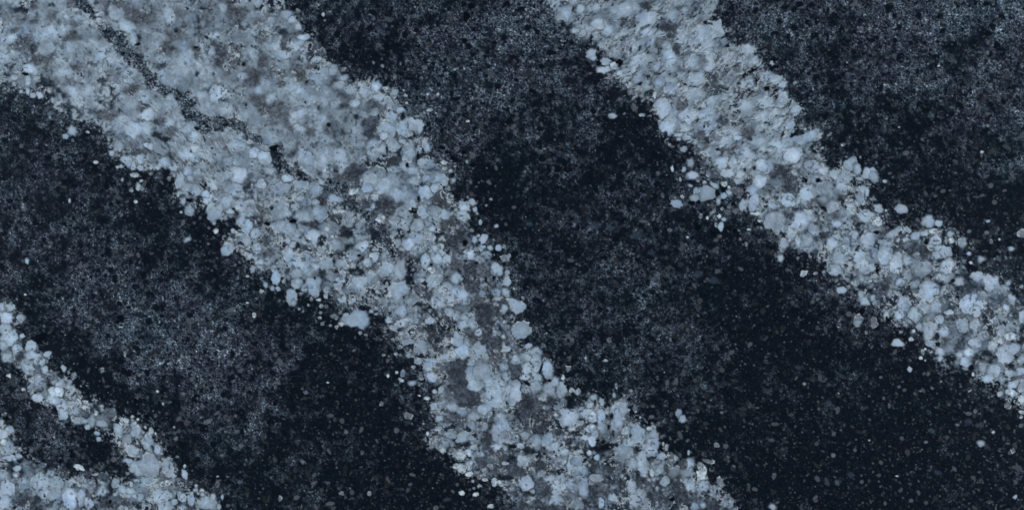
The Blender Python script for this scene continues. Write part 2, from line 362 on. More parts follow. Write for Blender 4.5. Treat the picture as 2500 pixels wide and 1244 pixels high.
# ---------------------------------------------------------------- inclusions traced window by window; (x0, y0) then "kind x y rx ry [angle]" in zoomed pixels
KZ = 400.0 / 1659.0
WIN = [
(0, 0, """k 330 50 40 60 10;k 50 210 60 70;k 150 305 60 30 -10;k 250 430 60 110 35;K 345 500 40 60 20;k 370 600 70 50;k 530 150 50 60;k 745 250 50 50;k 720 360 80 60;k 500 590 60 40;k 1330 130 130 60 20;k 1430 210 80 90 30;
k 1180 30 150 30;k 1080 90 50 50;K 1030 820 50 45;k 780 680 60 50;k 770 850 110 40 15;k 1330 920 90 50;k 1640 500 50 40;k 1440 1080 60 50;k 1450 1220 60 30;k 1590 1220 60 30;k 720 40 50 50;
p 1165 130 75 80;p 1290 270 100 60 30;p 1350 390 40 80;b 300 705 75 50 15;p 150 780 35 30;s 470 490 90 70;s 100 590 150 70 -10;s 90 400 80 50;p 1320 740 90 55;p 1310 825 60 25;s 1450 970 90 55;b 1510 1165 80 60;p 1630 590 60 50;
b 335 965 28 28;b 403 965 32 36 -30;p 285 925 28 35;p 215 925 22 20;p 1025 145 35 25;s 720 480 60 50;s 600 720 70 70;s 880 920 60 50;s 750 920 60 50;s 790 180 60 40;p 285 830 30 60;s 1020 580 70 50;s 940 440 60 70;s 660 290 50 50;
x 255 750 35 15 10;x 1190 700 25 15;x 1395 450 30 15 -20"""),
(400, 0, """k 30 280 40 50;k 30 490 50 70;k 140 370 110 60;K 580 500 60 70 30;k 330 490 40 30;k 720 90 110 90 40;k 790 170 50 40;k 970 220 80 40;k 1000 390 70 50;K 1230 440 70 90;k 720 560 80 120;k 1000 610 70 60;k 880 730 40 80 -40;
k 950 770 80 40 -20;k 880 860 110 40;k 960 1010 110 60;k 1090 1110 120 60;k 1230 1140 70 60;K 1530 520 105 80;k 1380 760 60 60;k 1190 850 40 30;k 340 570 40 30;k 1500 680 60 40;k 1310 1130 60 40;k 1200 130 40 50;k 440 910 50 30;
s 50 160 50 90 -20;s 570 380 70 50 30;s 400 240 25 40;s 240 570 60 80;s 490 520 30 40;s 905 560 40 50;p 1235 150 60 50;p 1295 200 35 35;b 1365 272 33 35;p 1420 375 65 30;s 1200 650 80 50;p 1540 605 55 35;s 1580 790 100 100;b 540 940 80 90;s 365 960 85 45;
s 790 770 50 45;s 1025 840 60 50;s 1310 890 60 40;s 1380 930 60 30;s 1370 1180 90 70;p 65 1000 55 55;p 60 1060 85 50;p 750 560 18 18;s 595 80 50 60;s 790 30 50 50;s 960 30 50 40;s 440 1080 70 60;s 640 1090 70 60;s 830 1170 40 40;p 1090 210 50 45;s 1320 460 60 50;
s 1140 470 40 40;s 960 910 35 50;s 1080 990 50 50;s 1200 560 90 40;s 1480 1010 60 50;s 170 740 90 40;s 270 320 50 40;
x 125 318 18 14;x 428 378 22 14 40;x 240 90 18 10 45;x 806 650 20 25;x 325 480 25 12 -10;x 1443 830 14 20;x 1430 1040 10 18;x 1275 420 8 35;x 1243 550 8 15;x 1525 555 10 15;x 600 1010 25 12 50;x 835 1060 10 18;x 657 985 8 8;x 775 960 8 8"""),
(200, 250, """g 250 120 110 60;k 640 180 50 40;K 780 190 60 45;k 910 280 50 50;D 760 325 40 30;D 830 365 50 20 10;k 530 430 60 40;k 640 500 40 30;K 890 540 50 30 40;k 1100 610 80 30;k 1640 800 50 60;k 590 50 50 25;K 1250 600 80 25 30;
b 660 130 80 60;p 520 280 80 85 30;b 380 435 48 55;b 300 515 32 28;p 440 580 60 40;p 470 620 30 40;p 520 655 30 32;p 590 665 32 30;w 535 735 40 25;p 360 655 20 18;p 395 648 20 22;p 700 560 50 50;p 770 660 28 25;p 600 580 45 40;p 930 665 35 32;p 990 790 45 80 10;
p 1090 890 80 70;p 1150 920 50 60;p 1340 1110 85 80 30;p 1090 1100 50 50;p 1025 1000 35 40;p 1560 440 90 60;b 1580 730 90 90;p 1540 900 110 80;m 1390 940 80 60;p 1150 330 60 50 -30;p 1430 740 90 50;w 1160 470 50 40;s 1040 520 60 50;p 1480 600 50 40;
p 830 600 70 40;s 860 30 90 50;b 680 440 50 30 30;s 880 210 50 40;s 650 270 50 50;p 1080 700 45 60;b 1100 770 40 30;p 1250 930 40 40;p 1460 1010 60 60;b 1620 1030 60 50;b 1600 1210 50 40;p 1270 1000 50 40;w 545 1005 20 18;p 570 850 25 35;p 600 795 18 16;m 500 885 22 20;
p 410 780 15 20;m 700 720 20 18;p 1005 1110 15 15;w 140 605 25 18;w 55 300 20 15;p 1500 1100 40 30;p 1300 1080 50 60;p 1330 1200 30 20;
x 1250 835 15 25;x 1215 845 40 10 35;x 1090 915 50 7 35;x 1320 460 14 10;x 1105 495 12 12;x 1170 265 30 15 30;x 1240 370 10 35 -20;x 1350 530 15 6 40;D 1190 1020 45 60;D 1230 1100 40 50;x 1090 990 40 20;D 1000 1070 30 20;x 1550 1075 16 14"""),
(600, 250, """k 250 80 120 50 10;k 660 310 70 50;k 820 290 30 50 -20;k 440 260 50 60;x 840 225 20 25;K 1240 290 60 90;k 920 640 45 50;K 1100 740 80 90;k 950 750 60 40;g 495 695 25 30;k 1500 600 80 50;K 1430 1050 120 80;k 1240 1010 60 40;k 1320 1090 50 30;k 1340 910 35 50;K 90 1190 110 50;
K 800 970 50 70;k 900 1160 60 40;g 1400 110 40 60;k 200 230 30 20;k 380 180 40 30;g 890 430 25 18;g 1300 1170 30 25;D 290 520 40 60;D 1490 130 20 30;
b 540 130 70 50;s 550 265 60 35;s 250 350 100 85;b 45 395 30 25;b 100 510 70 55 20;p 190 560 75 60;p 70 610 40 30;s 600 550 80 75;s 755 610 85 85;s 830 480 60 50;s 1140 380 75 75;p 1420 300 90 80;p 1480 190 60 60;b 1400 340 40 35;p 1600 270 70 80;b 1640 190 40 50;
p 1500 430 60 60;p 1570 80 50 25;p 1640 500 50 100;p 1240 780 80 110;s 1400 820 70 80;p 550 850 75 60;p 700 880 75 70 -20;b 350 870 85 80;p 420 770 60 40;b 900 975 70 55 20;b 30 1040 70 60;p 560 970 55 35;p 620 1010 45 40;p 710 1015 40 40;p 750 1110 85 80;s 340 1080 90 110;
p 200 1060 60 60;s 600 1140 90 50 20;p 1030 1180 75 80;p 500 1060 50 40;b 230 690 60 40;p 900 1100 25 20;w 970 1100 30 20;w 1080 910 40 30;s 950 560 70 80;p 1300 960 40 35;p 1270 1060 50 35;p 1520 900 60 50;p 1600 1130 90 90;m 1150 990 40 30;b 160 820 50 50;s 1310 460 50 60;
p 1370 720 50 40;w 1380 1180 50 35;p 1560 650 40 25 30;p 1300 100 40 40;p 1420 20 60 40;x 285 460 40 30;x 260 1060 20 30;x 215 1225 35 20;x 480 1200 30 20;x 1430 440 10 70"""),
(800, 150, """K 430 640 90 80;K 410 770 90 60;k 560 500 30 60;K 670 1010 80 60;k 90 1050 50 40;K 260 1140 90 80;k 240 890 35 35;k 140 1170 50 40;
p 230 290 70 55;b 380 300 60 60;p 490 250 55 60;p 670 320 40 50;p 520 370 70 45;p 610 410 60 55;p 740 490 40 22 -15;p 650 560 50 60;p 600 690 100 80;b 570 750 45 40;b 880 640 85 70;p 760 690 65 75;b 930 680 30 45;p 660 850 55 75;p 760 810 40 25;p 830 900 60 90 20;p 770 1060 55 40 30;p 920 900 30 35;
p 1000 850 35 65 -15;p 1000 1035 95 60 5;p 1110 1180 110 70 5;p 1020 1160 60 50;p 880 1200 60 50;p 860 1110 60 40;p 280 420 55 40;p 485 510 30 40;s 310 790 75 65;b 1245 1105 22 20;p 1275 1200 26 28;m 1190 1080 30 20;w 1175 1020 35 18;w 1035 490 35 14;m 985 523 15 12;w 1115 335 18 16;w 770 295 14 12;
s 450 840 60 50;p 560 880 40 50;s 120 980 80 90;s 420 1180 90 60;w 590 275 35 20;p 60 90 50 50;p 160 170 50 40;p 110 240 60 40;w 800 420 15 12;w 1420 605 20 12;g 1365 430 28 22;g 980 60 25 20;g 815 80 15 15;g 950 170 18 18;g 1305 890 25 22;g 1190 490 18 18;
x 1155 870 32 26;x 1265 975 22 22;x 1470 1050 30 25;x 1375 920 22 24;x 1205 915 18 18;x 875 740 15 35;x 805 1050 15 25;x 915 950 10 40;x 600 890 10 40;D 760 560 25 30;D 1640 240 60 40"""),
(450, 500, """K 730 180 70 50 25;K 820 350 70 60;K 890 290 40 40;K 950 400 60 50;g 865 490 35 50;g 1310 480 40 55;g 540 120 30 30;g 800 60 60 60;K 1240 190 80 30;K 1190 440 80 60;K 1410 765 45 25;K 1540 150 60 50;
p 60 50 50 45;p 310 80 75 75 30;b 620 30 110 40;p 440 440 65 70;p 570 170 45 35;p 640 230 50 70;p 490 260 22 25;p 720 290 40 60;p 565 300 30 25;b 630 370 45 45;p 735 440 45 55;p 665 515 30 35;b 755 580 50 75 -25;p 840 575 38 40;p 695 650 30 35;n 770 680 30 30;p 910 640 35 30;p 930 740 55 70 -10;
p 890 845 25 25;p 950 850 25 28;p 820 810 25 30;w 780 875 25 20;p 1140 795 65 55 -35;p 1080 930 65 75;p 1110 990 30 35;p 1300 820 85 105 -10;p 1215 840 30 40;b 1050 490 60 70;p 1100 400 40 30;b 1310 310 70 70;s 1000 230 110 80;p 950 340 40 30;p 980 70 90 70;p 1370 90 80 70;s 1210 120 80 50 10;
p 1530 400 60 60;p 1430 590 75 60;b 1590 600 70 60;b 1325 630 35 40;b 1570 790 50 75 10;p 1600 700 40 50;s 1150 600 100 60;p 1130 690 60 50;p 1600 960 50 35;m 1520 1130 40 25 25;m 1390 1025 20 20;p 1255 1012 14 14;w 1165 1052 12 10;b 710 1117 22 24;m 1285 950 18 20;p 30 350 45 22 -25;p 1630 150 40 60;
b 1640 1150 40 70;g 1185 900 25 20;g 1440 1030 20 22;m 1480 1220 15 15;p 300 185 20 20;w 320 265 30 25;w 640 720 18 12;w 640 990 14 10;m 960 970 12 12;w 1205 1078 8 8;w 1360 960 25 15;p 1430 920 25 30;m 1380 1090 18 18;m 1370 1140 20 15;m 1580 1090 20 20;m 1400 1200 20 20;p 1440 860 30 40;b 1050 360 30 30;
n 450 560 40 20 20;x 840 195 35 25;x 500 35 18 12;x 1320 740 12 14;x 1105 165 40 20;x 1145 410 20 30;D 350 330 50 40;D 150 60 50 30;D 1530 670 30 20"""),
(850, 450, """g 930 150 90 80 30;g 990 210 50 40;K 400 200 110 70;K 290 270 50 35;K 200 190 60 50;k 990 430 60 70;g 1120 430 50 60;K 1140 510 50 50;g 1050 350 35 35;K 1050 600 70 100;g 610 720 80 45 30;k 1090 820 80 50;K 1240 860 70 80;k 1360 870 50 60;K 1250 1000 80 120;K 810 1110 50 60;k 700 850 40 30;k 1290 1180 90 60;D 640 880 40 80;K 1560 1180 50 40;
p 190 40 60 50;s 370 40 80 60;s 500 110 100 60;p 780 80 60 75;p 870 40 40 40;s 630 190 70 50;p 760 270 65 70;p 870 260 65 60 30;p 980 310 60 50;p 1170 220 60 50;p 1255 185 40 35;p 1160 320 65 50;b 1285 255 25 28;w 1305 293 15 12;p 1340 383 18 26;p 1500 423 27 18;b 1370 550 45 50 20;p 1280 562 32 42;p 1440 640 30 28;
p 1525 640 33 33;m 1580 620 18 22;p 1360 640 35 30;m 1595 740 55 40;p 1390 720 55 50;b 1330 760 50 40;b 1230 710 60 50;p 1510 850 50 75 -15;p 1610 980 45 50;p 1610 890 30 30;p 1360 1105 35 40;p 1590 1090 50 35;p 1500 1090 50 45;p 700 410 75 60;s 520 390 100 80;b 855 445 35 30;p 700 540 80 60;b 610 600 55 65;
p 835 535 40 35;b 945 625 30 30;p 870 640 35 35;p 930 700 35 40;p 785 775 50 85;p 905 760 55 55;p 1005 750 45 45;p 870 970 85 85;p 1000 1030 50 50;p 1090 950 60 50;p 750 900 40 40;w 845 870 40 30;p 740 960 35 25;p 535 860 60 110;p 520 1060 95 80;p 380 860 75 80;p 640 1160 80 50;p 350 1190 60 50;s 130 990 80 60;
p 20 350 45 80;b 140 620 60 60;b 250 740 60 50;b 960 1120 50 60;b 1020 1170 60 50 40;p 900 1180 50 70;p 1130 1130 60 60;s 1100 1090 60 50;p 1190 1180 50 40;p 470 500 40 30;p 370 710 40 35;w 330 350 45 35;m 880 1080 35 25;p 1640 1170 30 30;m 1480 1210 20 22;w 1250 465 20 18;w 1315 520 18 16;p 40 1180 35 30;
s 50 720 60 70;b 200 790 50 50;m 1050 120 15 14;m 990 50 15 15;m 1210 130 14 14;x 715 155 22 32;x 655 265 38 30;x 1063 195 22 26;x 1180 590 26 30;x 1040 422 16 14;x 1095 355 10 10;x 840 812 16 16;x 1280 955 20 20;x 1400 965 20 18;x 1475 940 18 20;x 1195 775 10 15;x 830 1225 22 20;D 605 480 20 30;
D 620 800 40 60;D 625 960 40 50;x 1300 790 18 14;x 110 720 20 15"""),
(900, 700, """K 1180 230 110 70;K 1130 300 80 80;K 1240 310 80 70;k 1050 490 80 80;K 700 490 110 100;K 700 620 70 60;K 880 810 150 90;K 870 900 150 90;K 940 1010 100 80;K 1000 1130 110 80;k 740 870 70 60;K 1290 580 80 90;k 1290 730 70 90;K 1470 840 60 80;k 1430 540 50 50;k 740 1100 80 60;K 1590 1160 80 80;K 1200 510 50 60;k 500 30 30 30;K 600 90 50 60;
b 1500 195 78 65;p 1440 140 30 25;p 1525 440 95 85;b 1365 500 25 25;p 900 530 62 82;p 960 650 85 60;p 1110 640 75 85 20;p 1110 460 40 35;p 975 330 110 75 20;p 1050 370 50 60;p 700 150 55 85;b 820 120 50 70 -30;b 950 90 70 60;p 820 250 50 50;p 890 290 40 50;b 330 250 55 60;p 410 330 45 50;b 320 370 50 40;b 260 410 40 35;
p 200 330 35 30;p 620 340 45 35;p 520 610 75 65;b 410 550 65 35;p 610 780 65 65;b 640 910 45 60 -20;b 440 970 45 25;m 530 910 28 30;m 315 605 28 26;p 500 750 50 30;m 455 810 22 18;p 1030 880 60 85;p 1150 880 90 110;p 1040 760 40 40;s 1270 960 110 90;b 1450 1060 100 110;p 1310 1030 60 70;s 1250 1150 120 70;p 1080 1000 80 60;
p 1370 800 45 50;p 1490 745 40 42;p 1620 600 30 30;b 1395 630 50 30;p 1610 700 45 50;p 1610 830 60 65;b 1580 920 45 35;p 770 710 40 40;p 860 690 35 35;p 1180 710 40 35;p 1390 900 50 60;b 660 1200 40 35 30;b 850 1200 60 50;p 730 1040 30 40;w 590 1125 28 18;w 515 1097 14 8;w 195 895 16 20;w 330 940 25 20;w 285 865 16 16;
w 665 1055 25 20;m 345 875 25 35;m 240 530 18 14;m 285 520 20 25;m 150 690 18 14;m 165 450 14 10;p 400 690 25 25;w 1280 170 20 20;p 1370 220 30 50;p 150 150 50 50;s 290 40 95 70;p 420 140 60 50;p 80 110 25 20;p 1640 430 15 25;m 280 680 18 20;m 320 685 14 14;p 25 245 25 18;m 1565 110 18 20;p 1640 1000 40 60;
x 622 198 22 28;x 870 400 10 12;x 820 430 28 18;x 1405 1180 10 30 -20;D 1640 990 60 20 30;x 465 485 15 12;x 600 660 12 8"""),
(1300, 0, """K 970 230 90 60 10;K 1130 55 80 35;K 1400 290 90 70 35;k 1250 120 40 20;k 1300 420 40 50;K 1460 500 30 50;k 1480 80 40 25;K 670 30 20 20;k 1250 740 30 15;x 410 90 12 30;D 330 30 50 20;g 430 680 25 18;k 1520 1030 50 60;g 1030 1090 30 50 -30;
p 320 140 75 85 30;p 620 80 60 45;p 660 240 70 50;p 480 90 50 50;s 930 90 130 80 -20;s 1030 60 50 50;b 1160 190 110 80;p 760 320 65 50;b 1160 330 70 40 -20;p 920 330 50 30;s 1420 150 60 60;b 1210 430 60 50;p 600 545 50 55;p 620 590 25 30;p 825 540 65 45;p 740 620 50 45;b 720 710 80 40 -10;p 880 745 30 25;w 820 670 40 40;
s 1080 600 80 60;b 1255 670 55 50;s 1400 600 90 90;b 1080 790 75 45 -35;p 1270 830 65 65;p 1160 880 60 40;s 1400 900 70 60;b 1310 1080 90 105;p 1620 1000 80 70;b 1570 1170 90 60;b 810 1170 48 28;s 1560 420 100 80;p 510 330 35 30;p 640 370 40 50;w 1070 900 60 22;m 1060 950 60 22 -10;m 1140 1010 40 18 -20;w 1185 1110 35 20 -10;
m 1110 1165 30 18;g 890 990 45 18 -35;w 1240 960 20 35;m 980 930 35 30;p 1630 600 50 60;s 1640 800 60 60;p 690 460 40 35;p 430 310 40 25;
x 665 540 20 70;x 880 640 35 35;x 795 600 30 15 20;x 670 640 30 20;x 600 375 25 18;D 680 780 70 35;D 850 930 90 60;D 1160 1080 60 70;x 1090 850 30 14 -40;D 1210 1180 60 60;D 390 820 70 30;D 185 650 60 40;D 1190 940 50 30;x 330 440 25 15;x 280 490 25 15"""),
(1600, 50, """K 170 110 60 90 20;k 45 230 50 50;K 215 290 30 60;K 570 590 100 90;K 640 700 90 50;K 680 1010 60 50 -10;K 130 780 50 30;k 280 830 50 60;k 300 440 20 30;k 830 500 60 40 -10;k 710 500 30 20;k 940 1120 80 60;K 1030 930 30 50;K 450 1170 80 40;k 830 700 60 40;k 600 1170 40 40;
p 600 90 90 80;s 460 140 110 90;p 690 220 40 35;p 550 350 50 70;b 740 380 80 75;b 940 300 80 55 -10;b 1000 400 45 40;p 890 400 60 50;b 540 470 60 50;p 1120 570 80 50;p 1220 600 90 50 20;b 1180 435 20 28;p 1290 650 40 40;p 1285 790 60 85;p 1420 900 55 60;p 1360 1060 60 70;p 920 890 80 100;p 1110 830 80 60;
p 930 640 70 45 -10;p 400 760 100 75;p 560 820 50 50;b 80 880 85 90;b 330 960 90 70;p 480 940 60 50;b 110 1090 80 70;p 1560 1180 100 55 -20;p 1440 1210 90 50;p 1630 1130 40 40;s 760 1120 70 45 -15;b 830 1190 40 30;p 430 580 80 60 -20;b 150 700 70 55;b 50 620 50 50;p 260 560 50 50;p 310 1080 60 50;b 1090 680 30 40;
s 140 420 80 110;s 370 430 60 60;b 20 460 40 50;s 1060 960 90 60;s 1150 1180 80 60;m 240 1150 35 20;
x 535 25 45 25;x 960 520 100 20 -30;x 900 570 50 12 -35;x 1030 610 18 50;x 1130 690 40 26;x 1200 730 60 18 -50;x 970 740 60 12 -50;D 1290 1160 15 50 20;D 1430 1080 26 70;x 1400 1160 50 14 -30;D 870 180 60 40;x 305 650 25 12;x 495 1075 12 15;x 1200 480 60 13 -20;x 730 260 30 12;D 20 1150 40 90"""),
(1600, 300, """k 440 150 50 40;K 440 260 50 50;K 520 400 60 40;K 740 300 90 40 10;K 770 360 50 60;k 810 250 50 30;k 740 430 30 50;K 1290 470 90 60;K 1370 600 90 80;K 1190 540 50 50;K 950 580 40 60;K 610 510 50 50;
p 360 405 38 45;b 380 525 65 45;p 500 710 105 75 -5;p 395 755 50 38;p 415 685 35 28;p 215 820 62 42 10;p 285 265 38 30;p 240 120 40 22;p 240 165 28 20;m 255 575 14 20;p 355 635 25 18;p 500 600 22 18;m 540 515 22 30;m 480 500 25 15;p 600 630 50 25 35;p 750 700 32 45;p 690 740 35 30;p 640 790 25 40;b 995 800 55 90;
p 890 830 42 60 20;p 660 1050 32 45;p 690 975 30 25;m 615 1030 14 25;w 645 940 20 20;m 455 945 20 25;w 525 960 14 18;p 290 470 22 28;w 170 460 15 30;w 275 750 18 18;m 200 755 18 15;w 140 220 18 14;p 1400 330 100 75;p 1550 150 110 55 -25;s 1060 210 80 75;p 1220 210 70 60;b 1110 430 90 80;s 920 290 60 55;p 670 400 65 70;
p 590 290 60 60;s 720 180 80 50;p 790 400 50 60;b 730 510 60 50;b 1050 590 70 60;b 1200 1000 100 95;b 1480 1010 85 95;p 1320 780 80 60;p 1190 830 60 50;p 1300 1210 45 50;p 1440 1200 35 40;p 1370 1130 50 60;b 1600 1070 50 60;p 1540 1180 50 50;p 980 680 55 50;p 840 590 50 30;b 1590 430 70 60;b 1520 720 50 40;
p 850 520 40 40;m 480 240 50 35;m 430 580 25 20;w 700 620 35 22;w 745 650 15 18;g 850 755 22 18;g 815 895 30 30;m 680 870 18 20;g 830 690 60 50;g 730 900 35 25;w 980 915 22 14;w 1030 920 25 20;w 1065 990 30 15;w 950 1075 22 10;g 25 510 20 22;g 75 735 18 26;g 145 1085 25 22;g 645 1150 25 22;w 325 1155 14 10;
g 170 240 22 18;m 595 885 18 18;m 650 760 20 20;x 435 797 22 18;x 365 810 40 22;x 585 1110 25 20;x 810 1095 30 25;x 630 270 20 15;x 690 680 30 22;x 790 820 25 20;D 360 600 50 20;x 430 1060 30 28;x 1005 460 15 25;x 1630 915 16 16;x 1510 580 30 25;x 1640 580 20 25;D 230 920 80 40;D 80 150 60 60;x 750 1070 25 20"""),
(1900, 350, """K 60 270 80 60;K 140 390 80 60;K 640 540 40 25;K 480 920 45 30;g 870 790 30 20;g 370 980 30 25;K 1220 1050 70 45;K 1400 1070 100 60;K 420 1110 60 40;D 950 500 50 50;k 1050 910 30 40;k 340 600 80 40;
p 740 210 80 65;p 800 260 40 60;p 920 300 70 70;p 970 340 50 50;p 660 350 110 85;s 640 450 60 60;p 820 360 40 25;p 850 480 65 50 -20;p 820 570 55 70;p 900 500 20 50;b 345 235 65 65;b 150 120 90 75;b 455 280 55 45;p 560 300 50 50;b 230 800 80 110;b 370 880 60 60;b 545 640 70 60;p 900 740 90 65;b 890 980 75 100;
w 995 790 50 55;p 620 1150 85 85;p 690 1080 50 50;p 540 1010 65 55;p 1085 1080 70 120;p 1080 1000 70 30;p 820 1150 65 60;p 1020 655 42 50 -35;b 1245 665 68 45 20;w 1090 680 14 14;b 1520 790 60 70 -20;p 1620 810 45 35;p 1160 910 80 32 -35;p 1220 860 40 30;p 1310 870 40 25 30;b 1385 940 50 40;p 1480 910 50 30 -10;
w 1575 890 40 25;b 1590 970 55 50;p 1290 970 40 25;p 1540 1055 40 35;p 1620 1060 50 30;b 1600 1130 55 45;p 1200 1200 90 55;b 1420 1220 120 60;b 1410 1130 50 30;p 1215 1130 50 30;b 60 1020 45 50;b 25 1160 30 45;p 100 570 70 80;b 20 790 50 90;p 130 920 45 60;p 290 970 55 70;p 270 510 70 60;b 600 820 50 40;b 460 560 40 35;
p 735 625 40 30;m 150 1020 20 30;m 720 560 30 28 -40;s 700 960 50 40;b 760 920 50 40;p 1080 385 22 16;s 330 740 60 60;s 700 700 80 50;
x 770 380 35 30;D 750 500 35 25;x 265 370 25 25;x 425 375 30 18;x 425 913 12 12;x 380 705 15 15;x 450 650 25 20;x 480 680 8 40;x 1510 985 22 25;x 1230 940 18 16;x 690 655 12 14;x 990 900 30 20;D 1200 790 30 30;x 60 930 25 25"""),
(2100, 550, """K 390 230 60 50;K 580 230 110 50;K 640 270 60 60;K 200 660 90 90;K 450 670 65 45;k 280 540 40 50;K 540 760 40 60;K 890 950 50 30;K 1030 1180 60 60;K 1330 870 80 60;K 1320 770 60 40;K 1590 880 60 40;K 1330 1080 40 40;k 870 1150 40 50;K 1080 680 60 60;D 350 900 30 40;D 50 650 50 30;
b 75 145 80 80;p 255 290 75 115;p 260 175 90 35;p 335 80 90 35 -35;b 555 110 50 40;p 650 80 45 25;w 740 60 40 22;b 765 150 60 45;p 720 220 40 30;p 790 290 70 40;p 870 270 55 60;w 920 150 30 30;p 910 90 30 35;p 1030 170 45 50;b 1100 285 25 22;n 1020 255 28 30;b 1225 340 38 32;b 1530 235 30 25;w 1640 80 50 40;
b 620 430 95 90;b 480 350 55 50;b 370 400 75 80 -20;p 110 430 45 50;p 30 420 60 80;p 480 500 45 60;b 410 570 50 45;p 560 590 45 40;b 690 650 110 105;b 880 420 70 75;b 850 540 60 50;n 980 460 40 40;b 1120 800 110 110;b 1170 870 50 60;b 1310 580 70 80;b 1360 560 60 50;b 1180 510 70 50;b 1000 570 60 45;b 1540 740 42 45;
b 1480 830 35 35;b 1500 585 28 28;g 280 800 60 70;b 440 790 55 80 -30;p 550 910 65 70;p 650 820 50 60;b 770 820 50 75 15;b 400 900 60 60;b 700 1060 80 90;b 600 1020 35 40;b 850 1070 50 60;p 1040 1010 60 75;b 900 880 50 25;p 800 950 50 50;p 700 1190 45 35;b 380 1190 62 35 8;m 370 1010 18 20;w 540 1070 18 20;w 515 1150 25 20;
p 130 730 30 35;p 40 760 60 45;p 10 700 30 50;b 260 900 30 40;m 140 980 40 50;m 60 1080 18 18;m 415 1080 20 12;b 1160 1000 60 50;b 1250 1110 60 50;b 1160 1190 60 50;b 1420 1060 50 50;w 1520 1120 60 40;w 1420 1170 40 20;n 1400 730 80 50;n 1640 740 30 30;n 1510 930 40 40;n 890 690 60 60;n 1150 620 80 50;b 1640 920 40 60;
w 1120 375 18 16;w 390 145 14 14;p 20 530 20 30;x 185 440 40 35;x 275 945 25 28;x 790 1195 25 22;x 985 725 22 15;x 990 500 25 12;x 940 560 25 20;x 670 175 25 20;D 840 110 20 40;D 820 590 30 20;x 20 860 30 30;D 1430 560 25 40"""),
(2100, 720, """b 820 570 50 50;b 900 540 50 40;b 810 640 30 28;n 840 700 35 30;n 770 640 25 25;b 1065 680 52 58;b 1000 600 50 30;b 1100 580 55 45;b 1240 730 50 55;b 1350 770 70 70;b 1295 840 60 45;b 1170 480 70 50;b 1340 520 50 40;b 1470 600 85 110;b 1560 540 60 60;b 1620 770 50 45;b 1520 790 50 40;b 1550 900 50 40;
w 1530 985 60 40;b 1415 1000 28 32;n 1480 1030 50 25;m 1495 1110 40 38;w 1640 1185 35 20;w 1630 1230 20 14;b 1640 920 40 60;b 1640 650 40 60;w 1630 1050 30 35;m 1440 860 35 35;m 985 670 30 30;m 635 578 18 28;w 615 632 20 18;b 500 750 24 30;w 720 575 12 10;w 660 545 14 10;w 660 658 10 10;p 710 490 45 38;w 815 500 12 20;
w 805 470 12 12;g 650 790 18 18;g 690 795 18 22;m 1215 830 14 16;w 1145 800 16 18;w 820 873 12 7 -30;w 1110 968 22 8 -30;g 1165 1175 20 25;g 1100 1195 30 20;g 900 1105 16 16;g 390 925 20 16;g 240 1040 14 18;g 210 830 18 14;n 1300 965 20 25;g 430 875 14 10;g 90 1018 14 14;g 610 970 18 10;K 1480 715 45 22 40;
x 1125 735 30 28;D 900 640 45 45;x 790 495 20 22;x 1560 1090 35 25;x 1390 890 30 30"""),
(1000, 944, """K 600 130 100 90;K 450 330 120 80;K 480 60 80 50;K 690 180 50 60;K 800 560 40 100 -15;K 760 300 30 40;K 820 340 30 50;K 710 760 70 60;K 830 800 60 90 -30;K 1060 860 90 80;K 1050 650 80 40;K 1150 200 90 100;K 1200 330 70 90;K 1310 370 75 80;K 1310 210 60 40;K 1450 150 50 30;K 1550 440 50 50;K 1610 540 50 50;k 1380 620 60 40;
K 1330 1000 80 80;K 1200 1200 150 50;K 1450 1230 150 40;K 1300 800 80 60;K 1400 1060 80 40;K 1050 1090 60 60;
b 920 450 110 110;b 960 500 60 60;b 1180 970 75 75;b 1140 745 55 55;b 530 250 50 55;b 450 200 45 45;b 640 300 50 50;p 430 480 60 40 20;p 540 500 80 50 -30;b 760 400 28 50;b 880 600 50 35;p 1060 60 80 110;s 850 60 90 70;s 890 150 110 70;p 760 220 80 50 -30;s 930 300 60 40;b 1600 300 90 80;b 1500 1000 70 80;b 1420 920 50 30;
p 1550 930 80 50;s 1280 560 60 60;p 1390 550 60 60;p 1460 600 50 50;p 1560 660 50 35;b 970 770 35 22;b 975 860 22 30;b 1490 1150 60 50;b 245 190 38 35 30;p 305 320 30 45;p 285 420 28 25;w 250 45 20 18;w 175 115 28 18;m 245 565 52 55;w 335 640 40 28 30;w 500 680 75 50;w 510 820 70 45 20;m 430 630 30 25;w 600 660 40 35;
w 860 960 35 45;w 910 960 20 20;w 530 1070 28 25;w 670 1085 35 18 -10;w 820 1205 32 22;m 650 1025 15 12;p 645 610 50 25;p 620 510 40 25;p 1350 1145 22 18;p 1540 60 50 60;p 1340 90 25 25;m 1560 140 30 30;p 1180 480 50 30;p 1130 590 40 30;p 1630 770 40 80;w 180 470 15 20;g 110 255 14 16;n 205 290 30 30;w 140 370 14 6;
w 95 85 12 8;g 810 1020 12 20;g 965 1110 14 20;p 1620 980 40 50;w 760 930 30 20;w 640 950 15 15;w 600 880 40 25;x 992 168 12 28 -20;x 1240 370 18 70;x 462 262 8 14;x 560 590 50 14;x 1585 865 28 16;x 1230 290 20 16;D 1620 150 40 60;D 980 920 70 30;x 500 760 70 8;D 1040 600 40 20"""),
